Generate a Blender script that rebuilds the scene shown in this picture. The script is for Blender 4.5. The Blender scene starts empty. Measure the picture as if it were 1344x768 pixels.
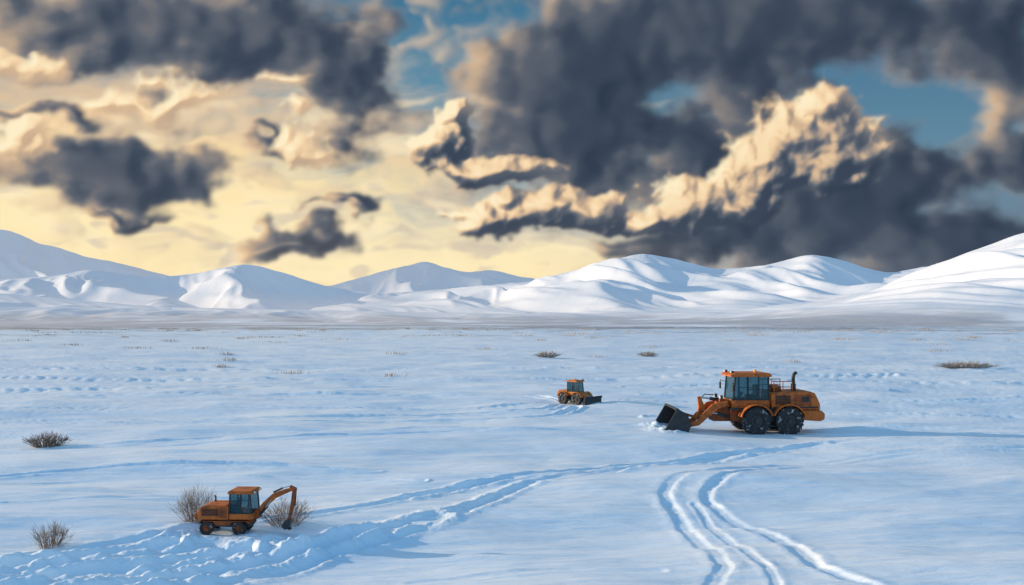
import bpy, bmesh, math, random
import numpy as np
from mathutils import Vector, Matrix
random.seed(4); rng=np.random.default_rng(7)
scene=bpy.context.scene
scene.view_settings.view_transform='Standard'
try: scene.view_settings.look='None'
except Exception: pass
scene.view_settings.exposure=0
SUN_AZ=-74.0; SUN_EL=13.0

# ------------------------------------------------------------ node helpers
class NB:
    def __init__(s,nt): s.nt=nt
    def put(s,sock,v):
        if isinstance(v,bpy.types.NodeSocket): s.nt.links.new(v,sock)
        elif v is not None: sock.default_value=v
    def m(s,op,a,b=None,c=None,clamp=False):
        n=s.nt.nodes.new('ShaderNodeMath'); n.operation=op; n.use_clamp=clamp
        s.put(n.inputs[0],a); s.put(n.inputs[1],b)
        if c is not None: s.put(n.inputs[2],c)
        return n.outputs[0]
    def v(s,op,a,b=None,scale=None):
        n=s.nt.nodes.new('ShaderNodeVectorMath'); n.operation=op
        s.put(n.inputs[0],a)
        if b is not None: s.put(n.inputs[1],b)
        if scale is not None: s.put(n.inputs['Scale'],scale)
        return n.outputs['Value'] if op in('LENGTH','DOT_PRODUCT','DISTANCE') else n.outputs[0]
    def sep(s,a):
        n=s.nt.nodes.new('ShaderNodeSeparateXYZ'); s.put(n.inputs[0],a); return n.outputs
    def comb(s,x,y,z):
        n=s.nt.nodes.new('ShaderNodeCombineXYZ')
        for i,q in enumerate((x,y,z)): s.put(n.inputs[i],q)
        return n.outputs[0]
    def noise(s,vec,scale,detail=5,rough=.5,dist=0,color=False,dim='3D'):
        n=s.nt.nodes.new('ShaderNodeTexNoise'); n.noise_dimensions=dim; s.put(n.inputs['Vector'],vec)
        n.inputs['Scale'].default_value=scale; n.inputs['Detail'].default_value=detail
        n.inputs['Roughness'].default_value=rough; n.inputs['Distortion'].default_value=dist
        return n.outputs['Color'] if color else n.outputs['Fac']
    def mr(s,x,a,b,c=0.,d=1.,smooth=True):
        n=s.nt.nodes.new('ShaderNodeMapRange'); n.interpolation_type='SMOOTHSTEP' if smooth else 'LINEAR'
        s.put(n.inputs[0],x)
        for i,q in enumerate((a,b,c,d)): s.put(n.inputs[i+1],q)
        return n.outputs[0]
    def mix(s,f,a,b,mode='MIX'):
        n=s.nt.nodes.new('ShaderNodeMix'); n.data_type='RGBA'; n.blend_type=mode
        s.put(n.inputs[0],f)
        for i,q in ((6,a),(7,b)):
            if isinstance(q,tuple): q=tuple(q)+(1,) if len(q)==3 else q
            s.put(n.inputs[i],q)
        return n.outputs[2]
    def ramp(s,f,stops):
        n=s.nt.nodes.new('ShaderNodeValToRGB'); cr=n.color_ramp
        while len(cr.elements)<len(stops): cr.elements.new(.5)
        for e,(p,c) in zip(cr.elements,stops): e.position=p; e.color=tuple(c)+(1,)
        s.put(n.inputs[0],f); return n.outputs[0]

# ------------------------------------------------------------ numpy noise
TAB=rng.random((256,256))*2*math.pi; GX,GY=np.cos(TAB),np.sin(TAB)
WX,WY=rng.random((256,256)),rng.random((256,256))
def pn(x,y):
    xi=np.floor(x).astype(np.int64); yi=np.floor(y).astype(np.int64); xf=x-xi; yf=y-yi
    u=xf*xf*xf*(xf*(xf*6-15)+10); v=yf*yf*yf*(yf*(yf*6-15)+10)
    def g(i,j,dx,dy):
        i=i&255; j=j&255; return GX[i,j]*dx+GY[i,j]*dy
    a=g(xi,yi,xf,yf); b=g(xi+1,yi,xf-1,yf); c=g(xi,yi+1,xf,yf-1); d=g(xi+1,yi+1,xf-1,yf-1)
    return 1.5*((a+(b-a)*u)*(1-v)+(c+(d-c)*u)*v)
def fbm(x,y,o=4,r=.5):
    s=0;am=1
    for i in range(o):
        s=s+am*pn(x+17.3*i,y-9.1*i); x=x*2.03; y=y*2.03; am*=r
    return s
def ridged(x,y,o=4,r=.5):
    s=0;am=1;t=0
    for i in range(o):
        n=pn(x+31.7*i,y+5.3*i)
        s=s+am*(1-np.sqrt(n*n+.012)*1.6); t+=am; x=x*2.1; y=y*2.1; am*=r
    return s/t
def sm(a,b,x):
    t=np.clip((x-a)/(b-a),0,1); return t*t*(3-2*t)
def puff(x,y):
    xi=np.floor(x).astype(np.int64); yi=np.floor(y).astype(np.int64); best=np.zeros_like(x)
    for i in (-1,0,1):
        for j in (-1,0,1):
            a=(xi+i)&255; b=(yi+j)&255
            dx=xi+i+WX[a,b]-x; dy=yi+j+WY[a,b]-y
            r=.65+.45*WX[b,a]
            best=np.maximum(best,np.sqrt(np.maximum(0,1-(dx*dx+dy*dy)/(r*r)))*(.6+.4*WY[b,a]))
    return best
def blur(F,s):
    fy=np.fft.fftfreq(F.shape[0])[:,None]; fx=np.fft.rfftfreq(F.shape[1])[None]
    return np.fft.irfft2(np.fft.rfft2(F)*np.exp(-2*(math.pi*s)**2*(fx*fx+fy*fy)),F.shape)

# ------------------------------------------------------------ sky backdrop (cloud field 12 km out)
def build_sky():
    NA,NE=1700,560
    A=np.radians(np.linspace(-58,58,NA)); E=np.radians(np.linspace(-1.5,42,NE))
    EE,AA=np.meshgrid(E,A,indexing='ij')
    U=np.tan(AA)*1000; V=np.tan(EE)/np.cos(AA)*1000
    w1=fbm(U/120,V/80,4); w2=fbm(U/120+60,V/80+9,4); w3=fbm(U/35+5,V/30,3); w4=fbm(U/35+25,V/30+40,3)
    def blobs(bl,Uw,Vw,k=5.):
        s=0
        for (u,v,ru,rv) in bl:
            d=np.sqrt(((Uw-u)/ru)**2+((Vw-v)/rv)**2)
            s=s+np.exp(k*(1-np.minimum(d,3)))
        return np.log(s)/k
    dark=[(-493,360,195,76),(-332,338,150,75),(-205,275,85,66),(-545,238,80,22),(-475,172,185,38),(-296,207,48,16),(-212,132,46,11),(-243,98,66,18),(-448,129,55,11),
      (50,300,140,98),(204,335,210,120),(400,360,200,80),(590,360,110,66),(150,222,150,54),(30,212,85,34),(60,250,150,60),
      (455,154,115,58),(370,112,130,46),(600,182,80,50),(520,100,220,56),(240,88,200,24),(700,250,110,110)]
    bright=[(340,214,78,54),(300,186,62,34),(388,194,54,46),(372,256,42,30),(222,136,64,32),(268,128,50,24),(-11,120,60,24),(5,138,34,22),(92,127,62,22),(65,139,36,20),(160,120,54,15),
        (-29,180,78,16),(-82,210,34,26),(-72,240,20,20),
        (-274,287,44,20),(-262,256,30,16),(-250,214,44,20),(-590,303,60,20),(-415,268,70,24),(-480,258,50,18),(-590,207,60,24)]
    bD=blobs(dark,U+42*w1+10*w3,V+30*w2+8*w4)
    lf=sm(-80,-240,U)
    bB=blobs(bright,U+(14+18*lf)*w1+(9+3*lf)*w3,V+(10+13*lf)*w2+(7+2*lf)*w4,6.)
    p1=puff(U/40+.25*w3,V/34+.25*w4); p2=puff(U/18+.3*w4+9,V/16+.3*w3); p3=puff(U/8+.4*w3,V/7+.4*w4+7)
    pf=.55*p1+.3*p2+.15*p3
    fine=fbm(U/60,V/42,6,.55); big=fbm(U/170+3,V/105,6,.52)
    fD=.95*bD+.60*big+.17*(pf-.45)+.03+.09*sm(-80,120,U)
    fB=1.0*bB+.34*fine+.42*(pf-.45)+.05-.05*lf
    dD=blur(sm(-.16,.34,fD),1.3); dB=blur(sm(-.05,.20+.40*lf,fB),1.0)
    HB=blur(60*np.sqrt(np.clip(fB+.06,0,1.2))+12*p1+4*p2,3.2); HB2=blur(8*p1+4.5*p2+1.8*p3+60*np.sqrt(np.clip(fB+.06,0,1.2)),1.1)
    HD=blur(46*np.clip(fD+.1,0,1.0)+7*p1+2*p2+16*fbm(U/130+9,V/75,4,.45),4.5)
    def lamb(H,l):
        hy,hx=np.gradient(H)
        hx=hx/np.gradient(U,axis=1); hy=hy/np.gradient(V,axis=0)
        n=np.sqrt(hx*hx+hy*hy+1); l=np.array(l)/np.linalg.norm(l)
        return np.clip((-hx*l[0]-hy*l[1]+l[2])/n,0,1)
    lB=.7*lamb(HB,(-.72,.42,.68))+.3*lamb(HB2,(-.72,.42,.68)); lD=lamb(HD,(-.8,.0,.60))
    lB=lB*(1-.45*lf)+.60*.45*lf
    tot=np.maximum(dD*.7,dB)
    def march(F,dc,dr,n):
        s=np.zeros_like(F)
        for k in range(1,n+1):
            G=np.roll(F,(dr*k,dc*k),axis=(0,1))
            if dr*k<0: G[dr*k:]=0
            s+=G
        return s/n
    T=np.exp(-1.4*march(tot,5,-1,16)); TU=np.exp(-1.3*march(tot,0,-4,14))
    upB=blur(march(dB,0,-3,9),3)
    LB=.46+.68*lB*(.7+.3*T)+.12*TU-(.36-.22*lf)*upB*(1-.45*lB)+.05*lf
    LB=LB-.10*sm(.0,.6,bD-bB*.6)
    LD=.13+.54*lD*(.40+.60*T)+.08*TU-.17*sm(.15,.9,fD)+.09*sm(50,-500,U)+.06*big+.13*(1-sm(-.1,.30,fD))
    stops=[(0.,(.028,.045,.076)),(.20,(.050,.070,.106)),(.36,(.112,.130,.164)),(.50,(.27,.24,.225)),(.66,(.64,.45,.29)),(.82,(.93,.68,.41)),(1.,(1.0,.86,.58))]
    xs=[s[0] for s in stops]
    def ramp(L): return np.stack([np.interp(L,xs,[s[1][i] for s in stops]) for i in range(3)],-1)
    cB=ramp(LB); cD=ramp(LD)
    def vr(tab,V=V):
        xs=[t[0] for t in tab]; return np.stack([np.interp(V,xs,[t[1][i] for t in tab]) for i in range(3)],-1)
    left=vr([(0,(.66,.56,.47)),(80,(.58,.53,.45)),(170,(.34,.42,.44)),(270,(.11,.27,.39)),(400,(.04,.16,.28)),(700,(.08,.22,.42))])
    right=vr([(0,(.24,.27,.32)),(90,(.16,.21,.28)),(190,(.13,.26,.36)),(300,(.08,.20,.32)),(400,(.05,.15,.26)),(700,(.08,.22,.42))])
    k=sm(60,420,U)[...,None]; clear=left*(1-k)+right*k
    st=fbm(U/210+.5*w1,V/42+.4*w2,5,.5)
    g1=np.sqrt(((U+480)/470)**2+((V-150)/215)**2); g2=np.sqrt(((U+150)/450)**2+((V-20)/125)**2)
    gl=sm(1.2,.35,np.minimum(g1,g2)-.30*st)[...,None]
    warm=vr([(0,(1.0,.70,.38)),(40,(1.0,.78,.43)),(110,(1.0,.84,.50)),(180,(1.0,.77,.42)),(260,(.86,.60,.35)),(380,(.42,.40,.37))],V+45*st)
    core=np.exp(-((U+170)/260)**2-((V-60)/55)**2)[...,None]; warm=warm*(1-core*.6)+np.array([1.0,.88,.56])*core*.6
    col=clear*(1-gl)+warm*gl
    f3=blur(fbm(U/110+4+.4*w1,V/52+.35*w2,5,.5),1.5); veil=(sm(-.15,.6,f3)*sm(60,-160,U)*sm(50,140,V)*.7)[...,None]
    lv=lamb(blur(26*f3,3.5),(-.8,.1,.7))[...,None]
    col=col*(1-veil)+(np.array([.36,.31,.27])*(1-lv)+np.array([.90,.66,.42])*lv)*veil
    f4=blur(fbm(U/90+44+.4*w1,V/30+.35*w2,5,.5),1.5); wv=(sm(.0,.75,f4)*sm(500,-50,U)*sm(20,90,V)*sm(330,220,V)*.6)[...,None]
    col=col*(1-wv)+np.array([1.0,.84,.56])*wv
    f5=blur(fbm(U/70+14+.5*w1,V/20+.35*w2,5,.5),1.2); sv=(sm(.12,.7,f5)*sm(250,0,U)*sm(15,50,V)*sm(230,120,V)*.45)[...,None]
    col=col*(1-sv)+np.array([.50,.44,.42])*sv
    a=dD[...,None]; col=col*(1-a)+cD*a
    sel=(dB*sm(-.45,.0,bB-bD*.35))[...,None]; col=col*(1-sel)+cB*sel
    hz=(np.exp(-np.clip(V,0,None)/32.)*.6)[...,None]
    hc=(left*(1-k)+right*k*1.4)*(1-gl)+np.array([1.0,.74,.44])*gl; col=col*(1-hz)+hc*hz
    alpha=sm(58,50,np.abs(np.degrees(AA)))*sm(42,33,np.degrees(EE))
    R=12000
    co=np.stack([R*np.cos(EE)*np.sin(AA),R*np.cos(EE)*np.cos(AA),R*np.sin(EE)],-1).reshape(-1,3).astype(np.float32)
    idx=np.arange(NA*NE,dtype=np.int32).reshape(NE,NA)
    f=np.stack([idx[:-1,:-1],idx[:-1,1:],idx[1:,1:],idx[1:,:-1]],-1).reshape(-1); nf=len(f)//4
    me=bpy.data.meshes.new('sky'); me.vertices.add(len(co)); me.vertices.foreach_set('co',co.reshape(-1))
    me.loops.add(len(f)); me.loops.foreach_set('vertex_index',f); me.polygons.add(nf)
    me.polygons.foreach_set('loop_start',np.arange(0,nf*4,4,dtype=np.int32)); me.polygons.foreach_set('loop_total',np.full(nf,4,dtype=np.int32))
    me.update(calc_edges=True)
    ca=me.color_attributes.new('sky_radiance','FLOAT_COLOR','POINT')
    ca.data.foreach_set('color',np.concatenate([np.clip(col,0,1),alpha[...,None]],-1).astype(np.float32).reshape(-1))
    o=bpy.data.objects.new('sky',me); scene.collection.objects.link(o)
    m=bpy.data.materials.new('evening_sky'); m.use_nodes=True; nt=m.node_tree; nt.nodes.clear()
    at=nt.nodes.new('ShaderNodeAttribute'); at.attribute_name='sky_radiance'
    em=nt.nodes.new('ShaderNodeEmission'); tr=nt.nodes.new('ShaderNodeBsdfTransparent'); mx=nt.nodes.new('ShaderNodeMixShader'); ou=nt.nodes.new('ShaderNodeOutputMaterial')
    L=nt.links.new; L(at.outputs['Color'],em.inputs[0]); L(at.outputs['Alpha'],mx.inputs[0]); L(tr.outputs[0],mx.inputs[1]); L(em.outputs[0],mx.inputs[2]); L(mx.outputs[0],ou.inputs[0])
    try: m.cycles.emission_sampling='NONE'
    except Exception as ex: print(ex)
    me.materials.append(m)
build_sky()
w=bpy.data.worlds.new("World"); scene.world=w; w.use_nodes=True
nt=w.node_tree; bg=nt.nodes['Background']; B=NB(nt)
sky=nt.nodes.new('ShaderNodeTexSky'); sky.sky_type='NISHITA'; sky.sun_disc=False
sky.sun_elevation=math.radians(SUN_EL); sky.sun_rotation=math.radians(SUN_AZ); sky.altitude=200; sky.dust_density=1.0
S=.12
nt.links.new(B.v('ADD',sky.outputs[0],(.07/S,.22/S,.38/S)),bg.inputs[0]); bg.inputs[1].default_value=S  # even blue fill added to the sky colour to brighten the snow

# ------------------------------------------------------------ sun
sd=bpy.data.lights.new('sun','SUN'); sd.energy=5.0; sd.angle=math.radians(.6); sd.color=(1.,.78,.53)
so=bpy.data.objects.new('sun',sd); scene.collection.objects.link(so)
a,e=math.radians(SUN_AZ),math.radians(SUN_EL)
sv=Vector((math.sin(a)*math.cos(e),math.cos(a)*math.cos(e),math.sin(e)))
so.rotation_euler=sv.to_track_quat('Z','Y').to_euler()

# ------------------------------------------------------------ camera
cd=bpy.data.cameras.new('camera'); cam=bpy.data.objects.new('camera',cd); scene.collection.objects.link(cam)
cd.lens=30; cd.sensor_width=36; cd.clip_end=20000; cd.clip_start=.1
cam.location=(0,0,5.5); cam.rotation_euler=(math.radians(90+1.94),0,0); scene.camera=cam

# ------------------------------------------------------------ materials
def mat(name):
    m=bpy.data.materials.new(name); m.use_nodes=True; nt=m.node_tree
    return m,nt,NB(nt),nt.nodes['Principled BSDF']
def bump(b,p,h,strength,dist):
    n=b.nt.nodes.new('ShaderNodeBump'); n.inputs['Strength'].default_value=strength; n.inputs['Distance'].default_value=dist
    b.put(n.inputs['Height'],h); b.nt.links.new(n.outputs[0],p.inputs['Normal'])
def snow_material(name,mountain=False):
    m,nt,b,p=mat(name)
    geo=nt.nodes.new('ShaderNodeNewGeometry'); pos=geo.outputs['Position']
    px,py,pz=b.sep(pos)
    rad=b.v('LENGTH',b.comb(px,py,0.))
    if not mountain:
        base=b.ramp(b.noise(b.v('MULTIPLY',pos,(.05,.14,.1)),1.,6,.62),[(.3,(.62,.77,.93)),(.52,(.78,.86,.94)),(.72,(.88,.91,.94))])
        st=b.noise(b.v('MULTIPLY',pos,(.004,.02,1.)),1.,6,.65)
        st2=b.noise(b.v('MULTIPLY',pos,(.03,.10,1.)),1.,6,.7)
        k=b.m('MULTIPLY',b.mr(rad,160.,520.),b.mr(b.m('ADD',b.m('MULTIPLY',st,.55),b.m('MULTIPLY',st2,.45)),.52,.62))
        k2=b.m('MULTIPLY',b.mr(rad,480.,720.),b.mr(b.m('ADD',b.m('MULTIPLY',st,.7),b.m('MULTIPLY',st2,.3)),.40,.55))
        k=b.m('MULTIPLY',b.m('MAXIMUM',k,k2),.82)
        col=b.mix(k,base,(.19,.145,.125))
        h1=b.noise(b.v('MULTIPLY',pos,(.35,1.5,1.)),1.3,7,.60,.3)
        h2=b.noise(pos,14.,3,.6)
        h=b.m('ADD',b.m('MULTIPLY',h1,1.),b.m('MULTIPLY',h2,.06))
        bump(b,p,h,.6,.14)
        p.inputs['Roughness'].default_value=.42
        p.inputs['Specular IOR Level'].default_value=.5
        painted_haze=b.m('MULTIPLY',b.mr(rad,300.,2600.),.32)
    else:
        n1=b.noise(b.v('MULTIPLY',pos,(.004,.004,.01)),1.,7,.65)
        low=b.m('MULTIPLY',b.mr(pz,30.,4.),b.mr(n1,.38,.52))
        col=b.mix(b.m('MULTIPLY',low,.6),(.80,.82,.87),(.22,.19,.19))
        rk=b.m('MULTIPLY',b.mr(b.noise(b.v('MULTIPLY',pos,(.012,.012,.012)),1.,8,.7),.58,.72),.12)
        col=b.mix(rk,col,(.38,.42,.50))
        bump(b,p,b.noise(pos,.014,6,.5),.3,10.)
        p.inputs['Roughness'].default_value=.7; p.inputs['Specular IOR Level'].default_value=.2
        painted_haze=b.m('ADD',b.mr(rad,900.,6500.,.06,.42,False),b.m('MULTIPLY',b.mr(pz,130.,0.),b.mr(rad,900.,3000.,.05,.36,False)))
    nt.links.new(col,p.inputs['Base Color'])
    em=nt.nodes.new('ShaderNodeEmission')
    nt.links.new(b.mix(b.mr(b.m('DIVIDE',px,rad),-.30,.35),(.66,.61,.60),(.38,.46,.58)),em.inputs[0]); em.inputs[1].default_value=1.  # air haze painted as emission: warm to the left, bluish to the right
    mx=nt.nodes.new('ShaderNodeMixShader'); nt.links.new(painted_haze,mx.inputs[0]); nt.links.new(p.outputs[0],mx.inputs[1]); nt.links.new(em.outputs[0],mx.inputs[2])
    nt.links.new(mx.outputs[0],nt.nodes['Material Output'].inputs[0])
    try: m.cycles.emission_sampling='NONE'
    except Exception: pass
    return m
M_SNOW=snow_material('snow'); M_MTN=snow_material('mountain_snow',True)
def paint(name,c,dirt=.35,rough=.42,metal=0.):
    m,nt,b,p=mat(name); t=nt.nodes.new('ShaderNodeTexCoord').outputs['Object']
    n=b.noise(t,3.5,6,.7); n2=b.noise(t,22.,4,.6)
    col=b.mix(b.m('MULTIPLY',b.mr(n,.42,.68),dirt),c,tuple(q*.3+.01 for q in c))
    col=b.mix(b.m('MULTIPLY',b.mr(n2,.60,.75),dirt*.7),col,(.09,.055,.04))
    nt.links.new(col,p.inputs['Base Color']); nt.links.new(b.mr(n,.3,.7,rough,rough+.25),p.inputs['Roughness'])
    p.inputs['Metallic'].default_value=metal
    bump(b,p,n2,.15,.01)
    return m
M_OR=paint('orange_paint',(.54,.122,.008),.8,.5); M_YE=paint('amber_paint',(.56,.155,.012),.7,.5)
M_OR2=paint('rusty_orange_paint',(.30,.062,.007),.8,.55)
M_DK=paint('dark_steel',(.045,.048,.055),.3,.45,.5); M_BL=paint('black_plastic',(.02,.02,.022),.2,.5)
M_CH=paint('cylinder_rod',(.5,.5,.52),.3,.25,.9)
m,nt_,b_,p_=mat('rubber'); t_=nt_.nodes.new('ShaderNodeTexCoord').outputs['Object']
nt_.links.new(b_.mix(b_.mr(b_.noise(t_,6.,6,.7),.56,.68,0.,.75),(.022,.022,.025),(.75,.8,.86)),p_.inputs['Base Color']); p_.inputs['Roughness'].default_value=.8
M_RU=m
m,nt_,b_,p_=mat('cab_glass'); p_.inputs['Base Color'].default_value=(.03,.09,.12,1); p_.inputs['Roughness'].default_value=.06
tr=nt_.nodes.new('ShaderNodeBsdfTransparent'); tr.inputs[0].default_value=(.45,.68,.75,1)
mx=nt_.nodes.new('ShaderNodeMixShader'); mx.inputs[0].default_value=.5
nt_.links.new(tr.outputs[0],mx.inputs[1]); nt_.links.new(p_.outputs[0],mx.inputs[2]); nt_.links.new(mx.outputs[0],nt_.nodes['Material Output'].inputs[0])
M_GL=m
def twig(name,a,b2,c):
    m,nt_,b_,p_=mat(name); t_=nt_.nodes.new('ShaderNodeTexCoord').outputs['Object']
    nt_.links.new(b_.ramp(b_.noise(t_,5.,3,.5),[(.35,a),(.6,b2),(.75,c)]),p_.inputs['Base Color']); p_.inputs['Roughness'].default_value=.9
    return m
M_TW=twig('dry_twigs',(.07,.045,.035),(.24,.17,.12),(.42,.34,.27))
M_GR=twig('frosted_grass',(.20,.15,.115),(.40,.33,.27),(.64,.60,.56))
m,nt_,b_,p_=mat('lamp_lens'); p_.inputs['Base Color'].default_value=(.8,.8,.75,1); p_.inputs['Roughness'].default_value=.15; M_LENS=m
m,nt_,b_,p_=mat('beacon_amber'); p_.inputs['Base Color'].default_value=(.9,.35,.02,1); p_.inputs['Roughness'].default_value=.2; M_AMB=m

# ------------------------------------------------------------ grid mesh
def grid_mesh(name,X,Y,Z,material,wrap=False):
    nr,na=X.shape
    co=np.stack([X,Y,Z],-1).reshape(-1,3).astype(np.float32)
    idx=np.arange(nr*na,dtype=np.int32).reshape(nr,na)
    if wrap: nxt=np.roll(idx,-1,axis=1); A=idx[:-1]; Bq=nxt[:-1]; C=nxt[1:]; Dq=idx[1:]
    else: A=idx[:-1,:-1]; Bq=idx[:-1,1:]; C=idx[1:,1:]; Dq=idx[1:,:-1]
    f=np.stack([A,Dq,C,Bq],-1).reshape(-1)
    nf=len(f)//4
    me=bpy.data.meshes.new(name); me.vertices.add(len(co)); me.vertices.foreach_set('co',co.reshape(-1))
    me.loops.add(len(f)); me.loops.foreach_set('vertex_index',f)
    me.polygons.add(nf); me.polygons.foreach_set('loop_start',np.arange(0,nf*4,4,dtype=np.int32))
    me.polygons.foreach_set('loop_total',np.full(nf,4,dtype=np.int32))
    me.polygons.foreach_set('use_smooth',np.ones(nf,dtype=bool))
    me.update(calc_edges=True)
    o=bpy.data.objects.new(name,me); scene.collection.objects.link(o); me.materials.append(material)
    if me.polygons[nf//2].normal.z<0: me.flip_normals()
    return o

# ------------------------------------------------------------ ground
tracks=[ # (points, half width, depth, berm, roughness)
 ([(20,40.2),(11.2,37.1),(6.97,34.2),(3.03,31.4),(.2,28.3),(-1.61,25.),(-2.9,22.8),(-4.36,21.),(-5.36,19.25),(-7.35,17.2),(-9.5,14.5)],.22,.11,.06,.8),
 ([(14,38.4),(9.3,36.2),(5.08,33.8),(1.33,31.1),(-1.82,28.3),(-4.,26.1),(-5.98,24.6),(-7.69,23.4),(-9.24,21.9),(-10.6,20.8),(-11.7,19.5),(-12.75,18.5),(-15,15.5)],.20,.11,.06,.8),
 ([(-2.2,24.5),(-4.3,22.2),(-5.54,20.5),(-6.47,19.5),(-7.68,18.2),(-9.2,16.6)],.26,.08,.20,1.2),
 ([(-8.6,21.2),(-9.9,20.2),(-11.2,19.0),(-12.4,17.6)],.24,.09,.17,1.2),
 ([(-6.6,20.9),(-8.0,19.8),(-9.1,18.9),(-10.4,17.8),(-11.5,16.8)],.24,.08,.16,1.2),
 ([(30,37.6),(18.4,36.2),(13.2,34.6),(8.8,32.1),(6.09,29.9),(4.95,27.7),(4.76,25.),(4.9,22.6),(4.95,20.7),(4.73,19.1),(4.02,17.4),(2.8,15)],.19,.050,.020,1.0),
 ([(28,36.8),(16.9,35.4),(12.3,33.3),(8.98,31.1),(7.0,28.8),(6.1,26.8),(6.3,24.3),(6.75,22.2),(6.93,20.5),(6.98,19.1),(7.6,17.6),(8.6,15.5)],.19,.050,.020,1.0),
 ([(5.6,26.3),(5.5,23.5),(5.75,21.0),(5.7,18.5),(5.2,16.5)],.12,.025,.015,1),
 ([(16,38.6),(12,36.9),(8.6,35.0),(4.5,32.9),(1.6,30.3),(-.4,27.3),(-2.4,24.4)],.13,.045,.02,.8),
 ([(-30,34.8),(-22,36.7),(-13.1,39.5),(-4.16,41.6),(3,41.9),(7,41.7)],.2,.12,.06,0),
 ([(-30,36.6),(-22,38.4),(-13.1,41.0),(-4.16,43.1),(3,43.6),(7,43.5)],.2,.11,.06,0),
 ([(-24,29.5),(-18.5,30.8),(-13.7,32.4),(-7.2,32.1),(-5,31.8)],.18,.10,.06,0),
 ([(-26,27.5),(-18.5,29.0),(-12.7,30.4),(-7.2,30.4),(-3,29.3)],.14,.06,.04,0),
 ([(-20,24.5),(-15,26.0),(-11,27.2),(-7.5,27.0)],.12,.05,.03,0),
 ([(-34,46.5),(-28.4,47.4),(-17.3,46),(-7.4,48),(2,50),(4,54)],.25,.17,.10,0),
 ([(-34,48.6),(-28.4,49.6),(-17.3,48.4),(-7.4,50.4),(1,52.5),(3,56)],.25,.14,.10,0),
 ([(-36,54),(-20,55.5),(-6,54),(2.5,56.5)],.25,.18,.11,0),
 ([(-44,60),(-37,61.6),(-15.6,64),(0,63),(3.5,58.5)],.3,.22,.13,0),
 ([(-60,68),(-30,70),(0,72),(30,69)],.3,.22,.14,0),
 ([(13.5,41.6),(17,41.2),(26,40.0),(40,39)],.25,.12,.06,0),
 ([(13.5,43.9),(17,43.6),(26,42.6),(40,41.5)],.25,.12,.06,0),
 ([(6,57.4),(12,58.5),(24,57),(50,60)],.3,.17,.12,0),
 ([(8,50),(18,51.5),(32,50),(50,52)],.25,.15,.10,0),
 ([(10,64),(22,66),(40,64),(58,67)],.3,.19,.12,0),
 ([(10,73),(30,76),(60,73)],.4,.23,.14,0),
 ([(-60,84),(-30,80),(5,83),(40,90)],.4,.26,.17,0),
 ([(-70,100),(-30,96),(20,101),(60,98)],.5,.3,.2,0),
 ([(-2,18.4),(1,19.2),(3.2,19.0)],.16,.03,.025,0),
]
def catmull(p,n=5):
    p=[np.array(q,float) for q in p]; p=[2*p[0]-p[1]]+p+[2*p[-1]-p[-2]]; out=[]
    for i in range(1,len(p)-2):
        for k in range(n):
            t=k/n; a,b,c,d=p[i-1:i+3]
            out.append(.5*((2*b)+(c-a)*t+(2*a-5*b+4*c-d)*t*t+(3*b-a-3*c+d)*t**3))
    out.append(p[-2]); return np.array(out)
VEH=[(12.6,42.8,3.2),(4.35,57.,1.6),(-7.2,22.5,.95)]
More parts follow.
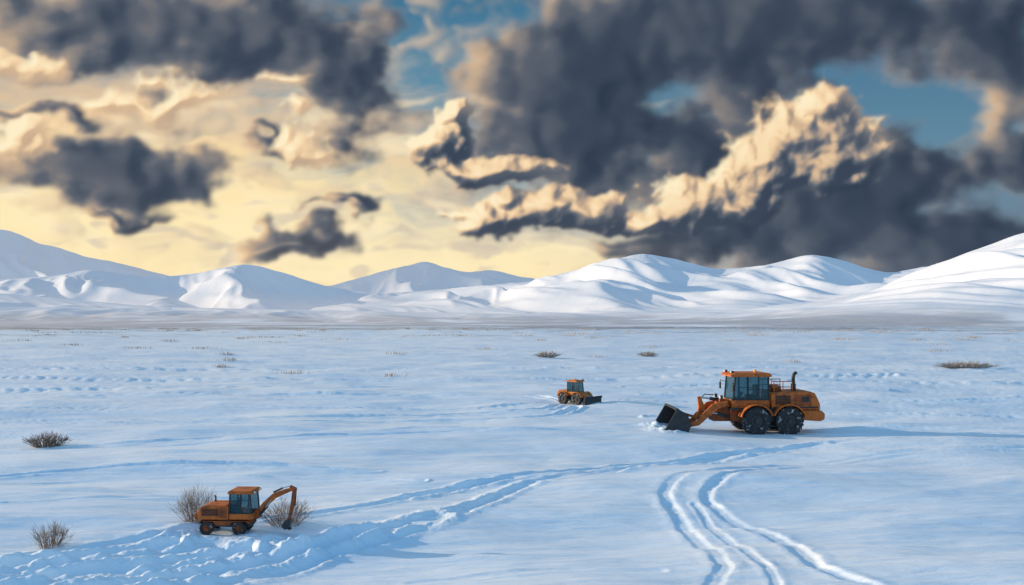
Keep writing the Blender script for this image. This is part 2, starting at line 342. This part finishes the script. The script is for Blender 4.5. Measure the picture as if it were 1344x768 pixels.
def ground_h(X,Y):
    X=np.asarray(X,float); Y=np.asarray(Y,float)
    R=np.hypot(X,Y)
    near=1-sm(90,300,R)
    h=.30*fbm(X/17,Y/9,3)+.9*fbm(X/160+3,Y/110,3)*sm(60,250,R)
    h=h+near*(.055*fbm(X/6+9,Y/1.8,3,.5)+.020*fbm(X/2.4+.1*Y,Y/.4,3))
    h=h+.11*np.clip(fbm(X/13+40,Y/3.5+11,4),0,1)*near
    flat=np.ones_like(h)
    for vx,vy,vr in VEH:
        flat=np.minimum(flat,sm(.6,1.9,np.hypot(X-vx,Y-vy)/vr))
    h=h*(.12+.88*flat)
    msk=(R<115)&(Y>5)&(np.abs(X)<80)
    x=X[msk]; y=Y[msk]; hh=h[msk]
    wx=x+.05*pn(x/.9,y/.9)+.22*pn(x/4+7,y/4); wy=y+.05*pn(x/.9+50,y/.9)+.25*pn(x/4+70,y/4)
    chunk=fbm(x/.6,y/.6,4,.5)
    gap=.40+.60*np.clip(.6+1.3*fbm(x/5+90,y/4,2),0,1)
    rutcut=np.zeros_like(hh); bermadd=np.zeros_like(hh)
    for pts,hw,dep,berm,rg in tracks:
        c=catmull(pts); d=np.full(x.shape,1e9)
        lo=c.min(0)-3; hi=c.max(0)+3
        s=(x>lo[0])&(x<hi[0])&(y>lo[1])&(y<hi[1])
        xs=wx[s]; ys=wy[s]; dd=np.full(xs.shape,1e9)
        for a,b in zip(c[:-1],c[1:]):
            ab=b-a; L2=ab@ab+1e-9
            t=np.clip(((xs-a[0])*ab[0]+(ys-a[1])*ab[1])/L2,0,1)
            dd=np.minimum(dd,np.hypot(xs-a[0]-t*ab[0],ys-a[1]-t*ab[1]))
        d[s]=dd
        rut=1-sm(hw*.35,hw*1.4,d)
        q=(d-hw*1.7)/(hw*(.6+.35*rg)); bm_=np.exp(-q*q)
        cut=-dep*rut*(.85+.2*chunk)*gap
        bd=berm*bm_*np.clip(.8+(.2+.4*rg)*chunk,0,2.)*gap
        rutcut=np.minimum(rutcut,cut)
        bermadd=np.maximum(bermadd,bd*(1-rut))
    hh=hh+rutcut+bermadd
    for bx,by,ax,ay,am in [(7.3,42.8,.7,1.6,.22),(5.55,56.0,.5,.9,.14),(7.9,44.6,.8,.5,.2),(7.9,41.1,.7,.35,.12),
                           (-8.9,22.1,.5,.35,.16),(-7.6,21.75,.9,.22,.10),(-6.3,22.0,.6,.3,.14),(-5.5,21.6,.8,.35,.13)]:
        hh=hh+am*np.exp(-((x-bx)/ax)**2-((y-by)/ay)**2)*(.8+.5*chunk)
    mess=np.exp(-((x+8.3)/2.6)**2-((y-18.4)/1.9)**2)
    hh=hh+mess*(.12*np.clip(fbm(x/1.6+4,y/.9,4,.5),-.6,1))
    h[msk]=hh
    return h
fine=np.radians(np.linspace(-41,41,1500)); coarse=np.radians(np.linspace(41,319,150)[1:-1])
azs=np.concatenate([fine,coarse])
r1=1/np.linspace(1/13.,1/230.,820); r2=np.exp(np.linspace(math.log(230),math.log(9000),130))[1:]
rs=np.concatenate([np.linspace(.3,13,30)[:-1],r1,r2])
Rg,Ag=np.meshgrid(rs,azs,indexing='ij'); X=Rg*np.sin(Ag); Y=Rg*np.cos(Ag)
Z=ground_h(X,Y); Z=Z*(1-sm(700,1500,Rg))
grid_mesh('snow_ground',X,Y,Z,M_SNOW,wrap=True)
def gz(x,y): return float(ground_h(np.array([x],float),np.array([y],float))[0])

# ------------------------------------------------------------ mountains
L1=[(-900,70),(-720,95),(-600,108),(-546,90),(-493,74),(-426,60),(-368,45),(-300,40),(-216,41),(-171,54),(-104,70),(-55,57),(-24,60),(25,50),(79,38),(204,40),(351,50),(500,55),(700,60),(900,50)]
L2=[(-900,60),(-720,60),(-600,50),(-546,53),(-493,60),(-426,52),(-368,57),(-310,70),(-261,55),(-216,40),(-154,33),(-64,39),(25,48),(79,62),(150,82),(186,75),(239,62),(279,62),(311,69),(351,78),(378,75),(418,62),(445,56),(489,66),(516,60),(600,55),(750,60),(900,70)]
L3=[(-900,55),(-700,42),(-600,33),(-500,24),(-400,17),(-280,14),(-150,12),(0,9),(100,10),(200,12),(300,18),(382,26),(454,45),(498,68),(552,88),(600,104),(695,120),(800,110),(900,90)]
def crest_fn(tab):
    A_=np.array([math.atan(u/1000) for u,_ in tab]); V_=np.array([v/1000*math.cos(math.atan(u/1000)) for u,v in tab])
    def f(a):
        r=0
        for k in (-.006,0,.006): r=r+np.interp(a+k,A_,V_)/3
        return r
    return f
def mountains(name,tab,Rc,Rf,Rb,sh,seed,ns,amp,sk,na=1000,nr=300):
    cf=crest_fn(tab); A_=np.linspace(math.radians(-42),math.radians(42),na)
    rr=np.concatenate([np.linspace(Rf,Rc,int(nr*.75)),np.linspace(Rc,Rb,int(nr*.25))[1:]])
    R_,A2=np.meshgrid(rr,A_,indexing='ij')
    X=R_*np.sin(A2); Y=R_*np.cos(A2)
    t=(R_-Rf)/(Rc-Rf); tt=np.clip(t,0,1)
    wob=.02*fbm(X/600+seed,Y/600,3)
    c=cf(A2+sh*(1-tt)+wob*(1-tt)*2)*Rc+5.5
    back=1-sm(0,1,(R_-Rc)/(Rb-Rc))
    prof=np.where(t<=1,.30*tt+.70*tt**1.9,back)
    env=np.sin(np.clip(t,0,1.0)*math.pi)**.8
    u=X/ns+ sk*(Y/ns)+.35*fbm(X/ns*.5+seed,Y/ns*.5,2)
    rg=ridged(u+seed*3,(Y-sk*X)/(ns*4.2)+seed,3,.40)
    h=c*prof*(1+env*amp*(rg-.62)*2.)+c*.05*(rg-.6)*sm(.55,1,t)*back
    h=h+c*.020*fbm(X/190+seed,Y/190,4,.45)*tt*back
    edge=sm(0,.05,tt)
    h=h*edge-3*(1-edge)-4*(1-back)
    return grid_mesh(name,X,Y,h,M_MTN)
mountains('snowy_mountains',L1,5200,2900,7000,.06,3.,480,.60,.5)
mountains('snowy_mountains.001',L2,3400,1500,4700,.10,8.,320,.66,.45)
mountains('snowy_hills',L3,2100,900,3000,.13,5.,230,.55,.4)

# ------------------------------------------------------------ part helpers
def empty(name,loc,rotz=0,scale=1):
    e=bpy.data.objects.new(name,None); scene.collection.objects.link(e); e.empty_display_size=.3
    e.location=loc; e.rotation_euler=(0,0,rotz); e.scale=(scale,)*3; return e
def fin_bm(name,bm,material,parent,bevel=0,smooth=False,seg=2):
    bmesh.ops.recalc_face_normals(bm,faces=bm.faces[:])
    if bevel>0: bmesh.ops.bevel(bm,geom=bm.edges[:],offset=bevel,segments=seg,affect='EDGES',profile=.5,clamp_overlap=True)
    me=bpy.data.meshes.new(name); bm.to_mesh(me); bm.free()
    if smooth:
        for p in me.polygons: p.use_smooth=True
    o=bpy.data.objects.new(name,me); scene.collection.objects.link(o); me.materials.append(material); o.parent=parent; return o
def prism(name,pts,y0,y1,material,parent,bevel=.02):
    bm=bmesh.new(); a=[bm.verts.new((p[0],y0,p[1])) for p in pts]; b=[bm.verts.new((p[0],y1,p[1])) for p in pts]
    bm.faces.new(a); bm.faces.new(b[::-1]); n=len(pts)
    for i in range(n): bm.faces.new((a[i],b[i],b[(i+1)%n],a[(i+1)%n]))
    return fin_bm(name,bm,material,parent,bevel)
def box(name,x0,x1,y0,y1,z0,z1,material,parent,bevel=.015):
    return prism(name,[(x0,z0),(x1,z0),(x1,z1),(x0,z1)],y0,y1,material,parent,bevel)
def add_tube(bm,pts,r,n=10,r2=None):
    pts=[Vector(p) for p in pts]; rings=[]
    for i,p in enumerate(pts):
        d=(pts[min(i+1,len(pts)-1)]-pts[max(i-1,0)]).normalized()
        u=d.orthogonal().normalized()
        if rings: u=(lu-d*lu.dot(d)).normalized()
        lu=u; v=d.cross(u)
        rr=r if r2 is None else r+(r2-r)*i/(len(pts)-1)
        rings.append([bm.verts.new(p+u*math.cos(2*math.pi*k/n)*rr+v*math.sin(2*math.pi*k/n)*rr) for k in range(n)])
    for a,b in zip(rings[:-1],rings[1:]):
        for k in range(n): bm.faces.new((a[k],a[(k+1)%n],b[(k+1)%n],b[k]))
    bm.faces.new(rings[0][::-1]); bm.faces.new(rings[-1])
def tube(name,pts,r,material,parent,n=12,r2=None):
    bm=bmesh.new(); add_tube(bm,pts,r,n,r2); return fin_bm(name,bm,material,parent)
def beam(name,path,wd,y0,y1,material,parent,bevel=.012):
    up=[];dn=[]
    for i,(x,z) in enumerate(path):
        a=Vector(path[max(i-1,0)]); b=Vector(path[min(i+1,len(path)-1)]); d=(b-a).normalized(); nrm=Vector((-d.y,d.x))
        h=wd[i]; up.append((x+nrm.x*h,z+nrm.y*h)); dn.append((x-nrm.x*h,z-nrm.y*h))
    return prism(name,up+dn[::-1],y0,y1,material,parent,bevel)
def wheel(name,cx,cy,cz,R,W,parent,rim=None,lugs=22):
    side=-1 if cy<0 else 1
    bm=bmesh.new(); prof=[(.50,-.42),(.60,-.50),(.85,-.50),(.95,-.42),(.965,0),(.95,.42),(.85,.50),(.60,.50),(.50,.42)]
    n=40; rings=[]
    for k in range(n):
        t=2*math.pi*k/n; rings.append([bm.verts.new((cx+math.cos(t)*a*R,cy+b*W,cz+math.sin(t)*a*R)) for a,b in prof])
    for k in range(n):
        p,q=rings[k],rings[(k+1)%n]
        for i in range(len(prof)-1): bm.faces.new((p[i],p[i+1],q[i+1],q[i]))
        bm.faces.new((p[-1],p[0],q[0],q[-1]))
    for k in range(lugs):
        for s in (-1,1):
            t=2*math.pi*(k+(.5 if s>0 else 0))/lugs
            sh=.16
            vs=[]
            for (rr,ww,dt) in [(.93,.02,sh),(1.0,.02,sh),(.93,.50,0),(1.0,.47,0)]:
                for e in (-.055,.055):
                    tt=t+dt+e; vs.append(bm.verts.new((cx+math.cos(tt)*rr*R,cy+s*ww*W,cz+math.sin(tt)*rr*R)))
            a,b,c,d,e_,f,g,h=vs
            for q in ((a,b,d,c),(e_,g,h,f),(c,d,h,g),(a,e_,f,b),(a,c,g,e_),(b,f,h,d)): bm.faces.new(q)
    fin_bm(name+'_tyre',bm,M_RU,parent)
    bm=bmesh.new()
    for (r0,y0,y1) in [(.52,-.30,.30),(.40,.30,.36),(.18,.36,.52)]:
        add_tube(bm,[(cx,cy+side*y0*W,cz),(cx,cy+side*y1*W,cz)],r0*R,28)
    for k in range(8):
        t=2*math.pi*k/8; add_tube(bm,[(cx+math.cos(t)*.3*R,cy+side*.36*W,cz+math.sin(t)*.3*R),(cx+math.cos(t)*.3*R,cy+side*.41*W,cz+math.sin(t)*.3*R)],.03*R,6)
    fin_bm(name+'_rim',bm,rim or M_DK,parent)
def fender(name,cx,cz,R,a0,a1,y0,y1,material,parent,th=.05):
    n=12; o=[];i_=[]
    for k in range(n+1):
        t=math.radians(a0+(a1-a0)*k/n); o.append((cx+math.cos(t)*(R+th),cz+math.sin(t)*(R+th))); i_.append((cx+math.cos(t)*R,cz+math.sin(t)*R))
    prism(name,o+i_[::-1],y0,y1,material,parent,.006)
def cab(parent,x0,x1,y0,y1,z0,z1,zt,paintm,post=.05,rake=.12,roofo=.1,mid=.45):
    box('cab_lower',x0,x1,y0,y1,z0,z1,paintm,parent,.02)
    H=zt-z1
    prism('cab_glass',[(x0+post*.5,z1),(x1-post*.5,z1),(x1-post*.5,zt),(x0+post*.5+rake*(x1-x0),zt)],y0+post*.4,y1-post*.4,M_GL,parent,.0)
    bm=bmesh.new(); xm=x0+(x1-x0)*mid
    for yy in (y0+post*.4,y1-post*.4):
        for (xa,xb) in [(x0+post/2,x0+post/2+rake*(x1-x0)),(xm,xm),(x1-post/2,x1-post/2)]:
            add_tube(bm,[(xa,yy,z1-.02*H),(xb,yy,zt)],post*.62,4)
        add_tube(bm,[(x0+post/2,yy,z1),(x1-post/2,yy,z1)],post*.5,4)
        add_tube(bm,[(xm,yy,z1+H*.45),(x1-post/2,yy,z1+H*.45)],post*.28,4)
    fin_bm('cab_posts',bm,M_BL,parent)
    r=roofo
    prism('cab_roof',[(x0-r+rake*(x1-x0)*.5,zt),(x1+r*.6,zt),(x1+r*.6,zt+.10*H),(x1,zt+.16*H),(x0+rake*(x1-x0),zt+.16*H),(x0-r+rake*(x1-x0)*.5,zt+.07*H)],y0-r*.6,y1+r*.6,paintm,parent,.015*H)
    ym=(y0+y1)/2; w_=(x1-x0)
    box('seat',x0+.5*w_,x0+.8*w_,ym-.16*w_,ym+.16*w_,z1-.02,z1+.18*H,M_BL,parent,.01)
    box('seat_back',x0+.72*w_,x0+.82*w_,ym-.16*w_,ym+.16*w_,z1+.1*H,z1+.62*H,M_BL,parent,.01)
    tube('steering_column',[(x0+.25*w_,ym,z1-.02),(x0+.38*w_,ym,z1+.3*H)],.04*w_,M_BL,parent)

# ------------------------------------------------------------ wheel loader (faces -x)
LX,LY=11.85,42.75
WL=empty('wheel_loader',(LX,LY,gz(LX,LY)-.06),math.radians(2))
for nm,cx,cy in (('front_wheel_near',0,-.98),('front_wheel_far',0,.98),('rear_wheel_near',1.6,-.98),('rear_wheel_far',1.6,.98)):
    wheel(nm,cx,cy,.69,.69,.52,WL,M_DK)
prism('chassis',[(-1.15,.62),(2.4,.55),(2.5,1.25),(-1.15,1.3)],-.62,.62,M_OR2,WL,.03)
prism('engine_hood',[(.82,1.28),(.82,2.0),(1.3,2.07),(2.7,2.12),(2.98,2.02),(3.22,1.5),(3.22,1.2),(2.35,1.2)],-.92,.92,M_OR,WL,.05)
prism('counterweight',[(2.3,.72),(2.26,1.19),(3.24,1.19),(3.42,1.02),(3.40,.76),(3.2,.66)],-1.02,1.02,M_OR,WL,.05)
for s in (-1,1):
    box('side_grille',1.0,1.75,s*.925-.012,s*.925+.012,1.48,1.92,M_BL,WL,.004)
    for k in range(5): box('louver',1.02,1.73,s*.95-.02,s*.95+.02,1.52+k*.08,1.545+k*.08,M_OR2,WL,.003)
    box('hood_panel',1.95,2.75,s*.928-.01,s*.928+.01,1.42,1.95,M_OR2,WL,.004)
    box('panel_vent',2.3,2.66,s*.945-.008,s*.945+.008,1.6,1.85,M_BL,WL,.003)
    box('side_stripe',.9,3.1,s*.925-.006,s*.925+.006,1.30,1.37,M_BL,WL,.002)
    box('fuel_tank',.62,1.0,s*.75-.2,s*.75+.2,.75,1.25,M_DK,WL,.03)
    fender('front_fender',0,.69,.78,20,165,s*.98-.29,s*.98+.29,M_OR,WL)
    fender('rear_fender',1.6,.69,.78,15,160,s*.98-.29,s*.98+.29,M_OR,WL)
    tube('mirror_arm',[(-1.0,s*.75,2.5),(-1.15,s*1.1,2.55),(-1.15,s*1.12,2.3)],.018,M_BL,WL)
    box('mirror',-1.19,-1.13,s*1.12-.1,s*1.12+.1,2.12,2.45,M_BL,WL,.01)
    box('tail_lamp',3.23,3.26,s*.7-.08,s*.7+.08,1.3,1.4,M_AMB,WL,.005)
    bm=bmesh.new()
    for q in (.95,1.4,1.85): add_tube(bm,[(q,s*.86,2.03),(q,s*.86,2.6)],.022,8)
    for zz in (2.33,2.6): add_tube(bm,[(.85,s*.86,zz),(1.88,s*.86,zz)],.022,8)
    fin_bm('hand_rail',bm,M_OR,WL)
box('air_intake',1.1,1.5,-.3,.3,2.06,2.35,M_OR2,WL,.03)
tube('exhaust_pipe',[(2.1,-.35,2.1),(2.1,-.35,2.45)],.12,M_BL,WL,16)
tube('exhaust_stack',[(2.1,-.35,2.4),(2.1,-.35,2.78),(2.14,-.35,2.92),(2.26,-.35,3.02)],.085,M_BL,WL,14)
cab(WL,-1.08,.76,-.78,.78,1.3,1.68,2.82,M_OR,.085,.06,.16,.42)
box('cab_floor',-1.2,.82,-.95,.95,1.2,1.3,M_DK,WL,.02)
tube('beacon',[(.3,0,2.98),(.3,0,3.13)],.07,M_AMB,WL,12)
for s in (-.55,.55):
    box('work_lamp',-1.08,-.96,s-.09,s+.09,2.99,3.1,M_BL,WL,.01); box('work_lamp_lens',-1.095,-1.083,s-.07,s+.07,3.01,3.08,M_LENS,WL,.0)
bm=bmesh.new()
for zz in (.45,.75,1.05): add_tube(bm,[(.62,-1.05,zz),(.98,-1.05,zz)],.025,8)
for xx in (.62,.98): add_tube(bm,[(xx,-1.05,.4),(xx,-1.0,1.3)],.02,8)
fin_bm('ladder',bm,M_DK,WL)
prism('front_frame',[(-1.1,.62),(-1.1,1.45),(-1.35,1.72),(-1.6,1.70),(-1.75,1.2),(-2.05,.95),(-1.95,.62)],-.42,.42,M_OR2,WL,.03)
box('front_axle',-.2,.2,-.8,.8,.55,.83,M_DK,WL,.03); box('rear_axle',1.4,1.8,-.8,.8,.55,.83,M_DK,WL,.03)
for s in (-1,1):
    beam('lift_arm',[(-1.25,1.52),(-1.95,1.34),(-2.45,.85),(-2.75,.55),(-3.3,.42)],[.12,.15,.15,.12,.09],s*.56-.07,s*.56+.07,M_OR,WL)
    tube('lift_cylinder',[(-1.2,s*.45,.85),(-1.75,s*.45,1.0)],.075,M_DK,WL)
    tube('lift_rod',[(-1.7,s*.45,.985),(-2.25,s*.45,1.08)],.04,M_CH,WL)
    tube('arm_pin',[(-3.28,s*.45,.42),(-3.28,s*.68,.42)],.07,M_DK,WL)
    box('headlamp',-1.62,-1.5,s*.5-.1,s*.5+.1,1.72,1.9,M_BL,WL,.01); box('headlamp_lens',-1.635,-1.623,s*.5-.08,s*.5+.08,1.74,1.88,M_LENS,WL,0)
tube('cross_tube',[(-2.45,-.6,.85),(-2.45,.6,.85)],.12,M_OR,WL)
beam('tilt_lever',[(-2.55,1.80),(-2.42,1.3),(-2.6,.72)],[.08,.15,.09],-.10,.10,M_OR,WL)
tube('tilt_cylinder',[(-1.35,0,1.62),(-2.0,0,1.70)],.085,M_DK,WL); tube('tilt_rod',[(-1.95,0,1.695),(-2.52,0,1.77)],.045,M_CH,WL)
beam('tilt_link',[(-2.6,.76),(-3.0,.86),(-3.38,.98)],[.07,.06,.07],-.09,.09,M_OR,WL)
tube('hydraulic_hose',[(-1.3,.2,1.5),(-1.7,.22,1.86),(-2.2,.2,1.9),(-2.5,.16,1.6)],.025,M_BL,WL)
def bucket(parent,y0,y1,curve,th,m):
    n=len(curve); o=[]
    c=[Vector(q) for q in curve]
    for i in range(n):
        d=(c[min(i+1,n-1)]-c[max(i-1,0)]).normalized(); o.append((c[i].x+d.y*th,c[i].y-d.x*th))
    prism('bucket_shell',list(curve)+o[::-1],y0,y1,m,parent,.004)
    for s,yy in ((-1,y0),(1,y1)): prism('bucket_side',list(curve),yy-.025,yy+.025,m,parent,.006)
cv=[(-4.72,.03),(-4.2,.05),(-3.65,.08),(-3.42,.22),(-3.32,.5),(-3.38,.82),(-3.6,1.10),(-3.95,1.30)]
bucket(WL,-1.32,1.32,cv,.05,M_DK)
box('bucket_rib',-3.36,-3.24,-.75,-.35,.3,1.0,M_DK,WL,.02); box('bucket_rib',-3.36,-3.24,.35,.75,.3,1.0,M_DK,WL,.02)
for k in range(8): yy=-1.25+k*2.5/7; prism('bucket_tooth',[(-4.65,.0),(-4.65,.09),(-4.9,.03)],yy-.05,yy+.05,M_DK,WL,.004)
box('bucket_lip',-4.0,-3.85,-1.33,1.33,1.27,1.33,M_DK,WL,.01)

# ------------------------------------------------------------ snow plough tractor (faces +x)
TX,TY=4.2,57.2
TR=empty('snow_plow_tractor',(TX,TY,gz(TX,TY)-.03),math.radians(-42),.6)
for nm,cx,cy in (('front_wheel_l',.95,.85),('front_wheel_r',.95,-.85),('rear_wheel_l',-.95,.85),('rear_wheel_r',-.95,-.85)):
    wheel(nm,cx,cy,.64,.64,.45,TR,M_DK)
box('chassis',-1.5,1.5,-.5,.5,.55,1.05,M_DK,TR,.03)
prism('rear_hood',[(-.55,1.0),(-.55,1.62),(-1.7,1.55),(-2.0,1.3),(-2.0,.75),(-1.5,.7)],-.7,.7,M_YE,TR,.05)
prism('front_cowl',[(.7,1.0),(.7,1.45),(1.35,1.3),(1.6,1.0),(1.6,.75)],-.5,.5,M_YE,TR,.04)
TRc=empty('cab_frame',(0,0,0)); TRc.parent=TR; TRc.rotation_euler=(0,0,math.pi)
cab(TRc,-.78,.6,-.66,.66,1.05,1.4,2.5,M_YE,.085,.10,.12,.5)
for s in (-1,1):
    fender('rear_fender',-.95,.64,.72,25,160,s*.85-.25,s*.85+.25,M_YE,TR); fender('front_fender',.95,.64,.72,20,150,s*.85-.25,s*.85+.25,M_YE,TR)
    beam('plow_arm',[(1.2,1.0),(1.9,.95),(2.45,.45)],[.1,.1,.08],s*.45-.06,s*.45+.06,M_YE,TR)
    tube('plow_cylinder',[(1.3,s*.25,1.1),(2.1,s*.25,.85)],.06,M_CH,TR)
    box('work_lamp',.72,.85,s*.5-.1,s*.5+.1,2.68,2.82,M_BL,TR,.01); box('work_lamp_lens',.853,.865,s*.5-.08,s*.5+.08,2.70,2.80,M_LENS,TR,0)
    box('side_vent',-1.6,-.8,s*.71-.01,s*.71+.01,1.1,1.4,M_BL,TR,.003)
tube('beacon',[(0,0,2.66),(0,0,2.83)],.09,M_AMB,TR); tube('exhaust_stack',[(-1.0,.4,1.55),(-1.0,.4,2.3)],.06,M_BL,TR)
cvp=[(2.72,.03),(2.58,.15),(2.50,.4),(2.52,.70),(2.66,1.0)]
prism('plow_blade',cvp+[(2.60,1.02),(2.45,.72),(2.42,.4),(2.50,.12),(2.62,.0)],-1.55,1.55,M_DK,TR,.004)
for yy in (-1.4,-.7,0,.7,1.4): box('blade_rib',2.32,2.46,yy-.04,yy+.04,.15,.8,M_DK,TR,.01)

# ------------------------------------------------------------ excavator (faces +x)
EX,EY=-7.4,22.5
EXC=empty('excavator',(EX,EY,gz(EX,EY)-.015),math.radians(-3))
for nm,cx,cy in (('rear_wheel_r',-.48,-.27),('rear_wheel_l',-.48,.27),('front_wheel_r',.38,-.27),('front_wheel_l',.38,.27)):
    wheel(nm,cx,cy,.18,.18,.13,EXC,M_OR2,16)
prism('undercarriage',[(-.64,.20),(-.68,.30),(-.6,.36),(.6,.36),(.68,.28),(.6,.18)],-.2,.2,M_DK,EXC,.015)
prism('side_skirt',[(-.66,.27),(-.66,.37),(.62,.37),(.66,.30),(.56,.36),(.2,.35),(.12,.26),(-.22,.26),(-.3,.35),(-.6,.36)],-.33,.33,M_OR2,EXC,.004)
tube('slew_ring',[(0,0,.34),(0,0,.41)],.26,M_DK,EXC,28)
prism('engine_house',[(-.70,.40),(-.72,.56),(-.64,.72),(-.5,.77),(.06,.78),(.1,.72),(.1,.40)],-.33,.33,M_OR,EXC,.025)
for s in (-1,1):
    box('engine_grille',-.60,-.16,s*.333-.004,s*.333+.004,.50,.68,M_BL,EXC,.002)
    for k in range(5): box('louver',-.59,-.17,s*.342-.006,s*.342+.006,.515+k*.035,.527+k*.035,M_OR2,EXC,.001)
    box('access_panel',-.13,.07,s*.333-.004,s*.333+.004,.45,.73,M_OR2,EXC,.002)
prism('counterweight',[(-.78,.40),(-.80,.52),(-.73,.60),(-.70,.40)],-.31,.31,M_OR2,EXC,.01)
tube('exhaust_stack',[(-.42,.15,.76),(-.42,.15,.90),(-.45,.15,.93)],.022,M_BL,EXC)
EC=empty('cab_frame',(0,0,0)); EC.parent=EXC; EC.rotation_euler=(0,0,math.pi)
cab(EC,-.72,-.11,-.30,.30,.40,.56,1.06,M_OR,.034,.08,.05,.5)
box('boom_mount',.70,.84,-.11,.11,.40,.62,M_OR2,EXC,.01)
beam('boom',[(.78,.53),(.95,.74),(1.2,.96),(1.45,1.07),(1.73,1.17)],[.05,.07,.075,.06,.038],-.05,.05,M_OR,EXC,.008)
beam('stick',[(1.62,1.22),(1.74,1.16),(1.70,.82),(1.60,.36)],[.03,.055,.05,.03],-.04,.04,M_OR2,EXC,.006)
tube('boom_cylinder',[(.80,-.075,.44),(1.0,-.075,.68)],.026,M_DK,EXC); tube('boom_rod',[(.99,-.075,.67),(1.15,-.075,.88)],.014,M_CH,EXC)
tube('boom_cylinder',[(.80,.075,.44),(1.0,.075,.68)],.026,M_DK,EXC); tube('boom_rod',[(.99,.075,.67),(1.15,.075,.88)],.014,M_CH,EXC)
tube('stick_cylinder',[(1.18,0,1.06),(1.42,0,1.17)],.025,M_DK,EXC); tube('stick_rod',[(1.4,0,1.165),(1.63,0,1.23)],.013,M_CH,EXC)
tube('bucket_cylinder',[(1.77,0,1.04),(1.75,0,.72)],.02,M_DK,EXC); tube('bucket_rod',[(1.75,0,.74),(1.70,0,.45)],.012,M_CH,EXC)
cb=[(1.60,.13),(1.50,.12),(1.44,.18),(1.45,.27),(1.52,.35),(1.64,.38)]
prism('bucket',cb+[(1.66,.30)],-.11,.11,M_DK,EXC,.006)
for k in range(4): yy=-.09+.06*k; prism('bucket_tooth',[(1.60,.12),(1.66,.10),(1.60,.15)],yy-.012,yy+.012,M_DK,EXC,.001)
for s in (-1,1): box('work_lamp',.70,.76,s*.2-.03,s*.2+.03,1.07,1.11,M_LENS,EXC,.003)

# ------------------------------------------------------------ shrubs
def shrub(name,x,y,w,h,n,thick,depth=None,seed=0,m=None):
    rd=random.Random(seed); bm=bmesh.new(); depth=depth or w; z0=gz(x,y)-.03
    for i in range(n):
        a=rd.uniform(0,2*math.pi); q=math.sqrt(rd.random())
        bx=math.cos(a)*q*w*.22; by=math.sin(a)*q*depth*.22
        ex=math.cos(a)*q*w*.5*rd.uniform(.7,1.1); ey=math.sin(a)*q*depth*.5*rd.uniform(.7,1.1)
        ez=h*rd.uniform(.55,1.05)*math.sqrt(max(.12,1-q*q*.75))
        p0=Vector((bx,by,0)); p2=Vector((ex,ey,ez)); p1=(p0+p2)/2+Vector((rd.uniform(-.06,.06)*w,rd.uniform(-.06,.06)*w,h*.08))
        add_tube(bm,[p0,p1,p2],thick,3,thick*.35)
        for k in range(4):
            t=rd.uniform(.35,.95); b0=p1.lerp(p2,max(0,(t-.5)*2)) if t>.5 else p0.lerp(p1,t*2)
            dr=(p2-p0).normalized()+Vector((rd.uniform(-1,1),rd.uniform(-1,1),rd.uniform(-.3,.7)))*.8
            add_tube(bm,[b0,b0+dr.normalized()*h*rd.uniform(.15,.34)],thick*.6,3,thick*.2)
    o=fin_bm(name,bm,m or M_TW,None); o.location=(x,y,z0); return o
shrub('dry_shrub',-8.55,23.3,1.25,1.0,150,.0045,seed=1)
shrub('dry_shrub',-6.15,23.4,1.7,.72,190,.0045,seed=2)
shrub('dry_shrub',-11.3,21.1,1.15,.62,110,.005,seed=3)
shrub('dry_shrub',-21.4,39.4,2.4,.68,190,.010,1.4,seed=4)
shrub('dry_shrub',53.5,101,8.8,.9,300,.02,3.,seed=5,m=M_GR)
shrub('dry_shrub',5.4,131,5.0,1.0,150,.025,2.,seed=6,m=M_GR)
shrub('dry_shrub',21.3,134,4.2,.9,120,.025,2.,seed=7,m=M_GR)
bm=bmesh.new(); rd=random.Random(11)
tufts=[(-103,199,6),(-57,158,5),(-38.5,116,2.6),(-22.2,86.8,2.4),(-12,85.6,2.2),(13,128,2.4),(-19,143,4),(39,118,2.4),(60,230,8),(-34,100,1.5),(75,150,3),(-75,170,5),(28,175,5),(-5,165,4),(95,190,6),(-45,135,2.5)]
for k in range(110):
    r=rd.uniform(240,640); a=math.radians(rd.uniform(-34,34)); tufts.append((r*math.sin(a),r*math.cos(a),rd.uniform(4,14)))
for (tx,ty,tw) in tufts:
    zz=gz(tx,ty)-.05; sc=math.hypot(tx,ty)/100
    for i in range(40):
        px=tx+rd.gauss(0,.28)*tw; py=ty+rd.gauss(0,.3)*tw*.6; hh=rd.uniform(.2,.5)*(.8+.2*sc)
        add_tube(bm,[(px,py,zz),(px+rd.uniform(-.3,.3)*hh,py,zz+hh)],.02*(.5+sc),3,.01*sc)
fin_bm('dry_grass',bm,M_GR,None)
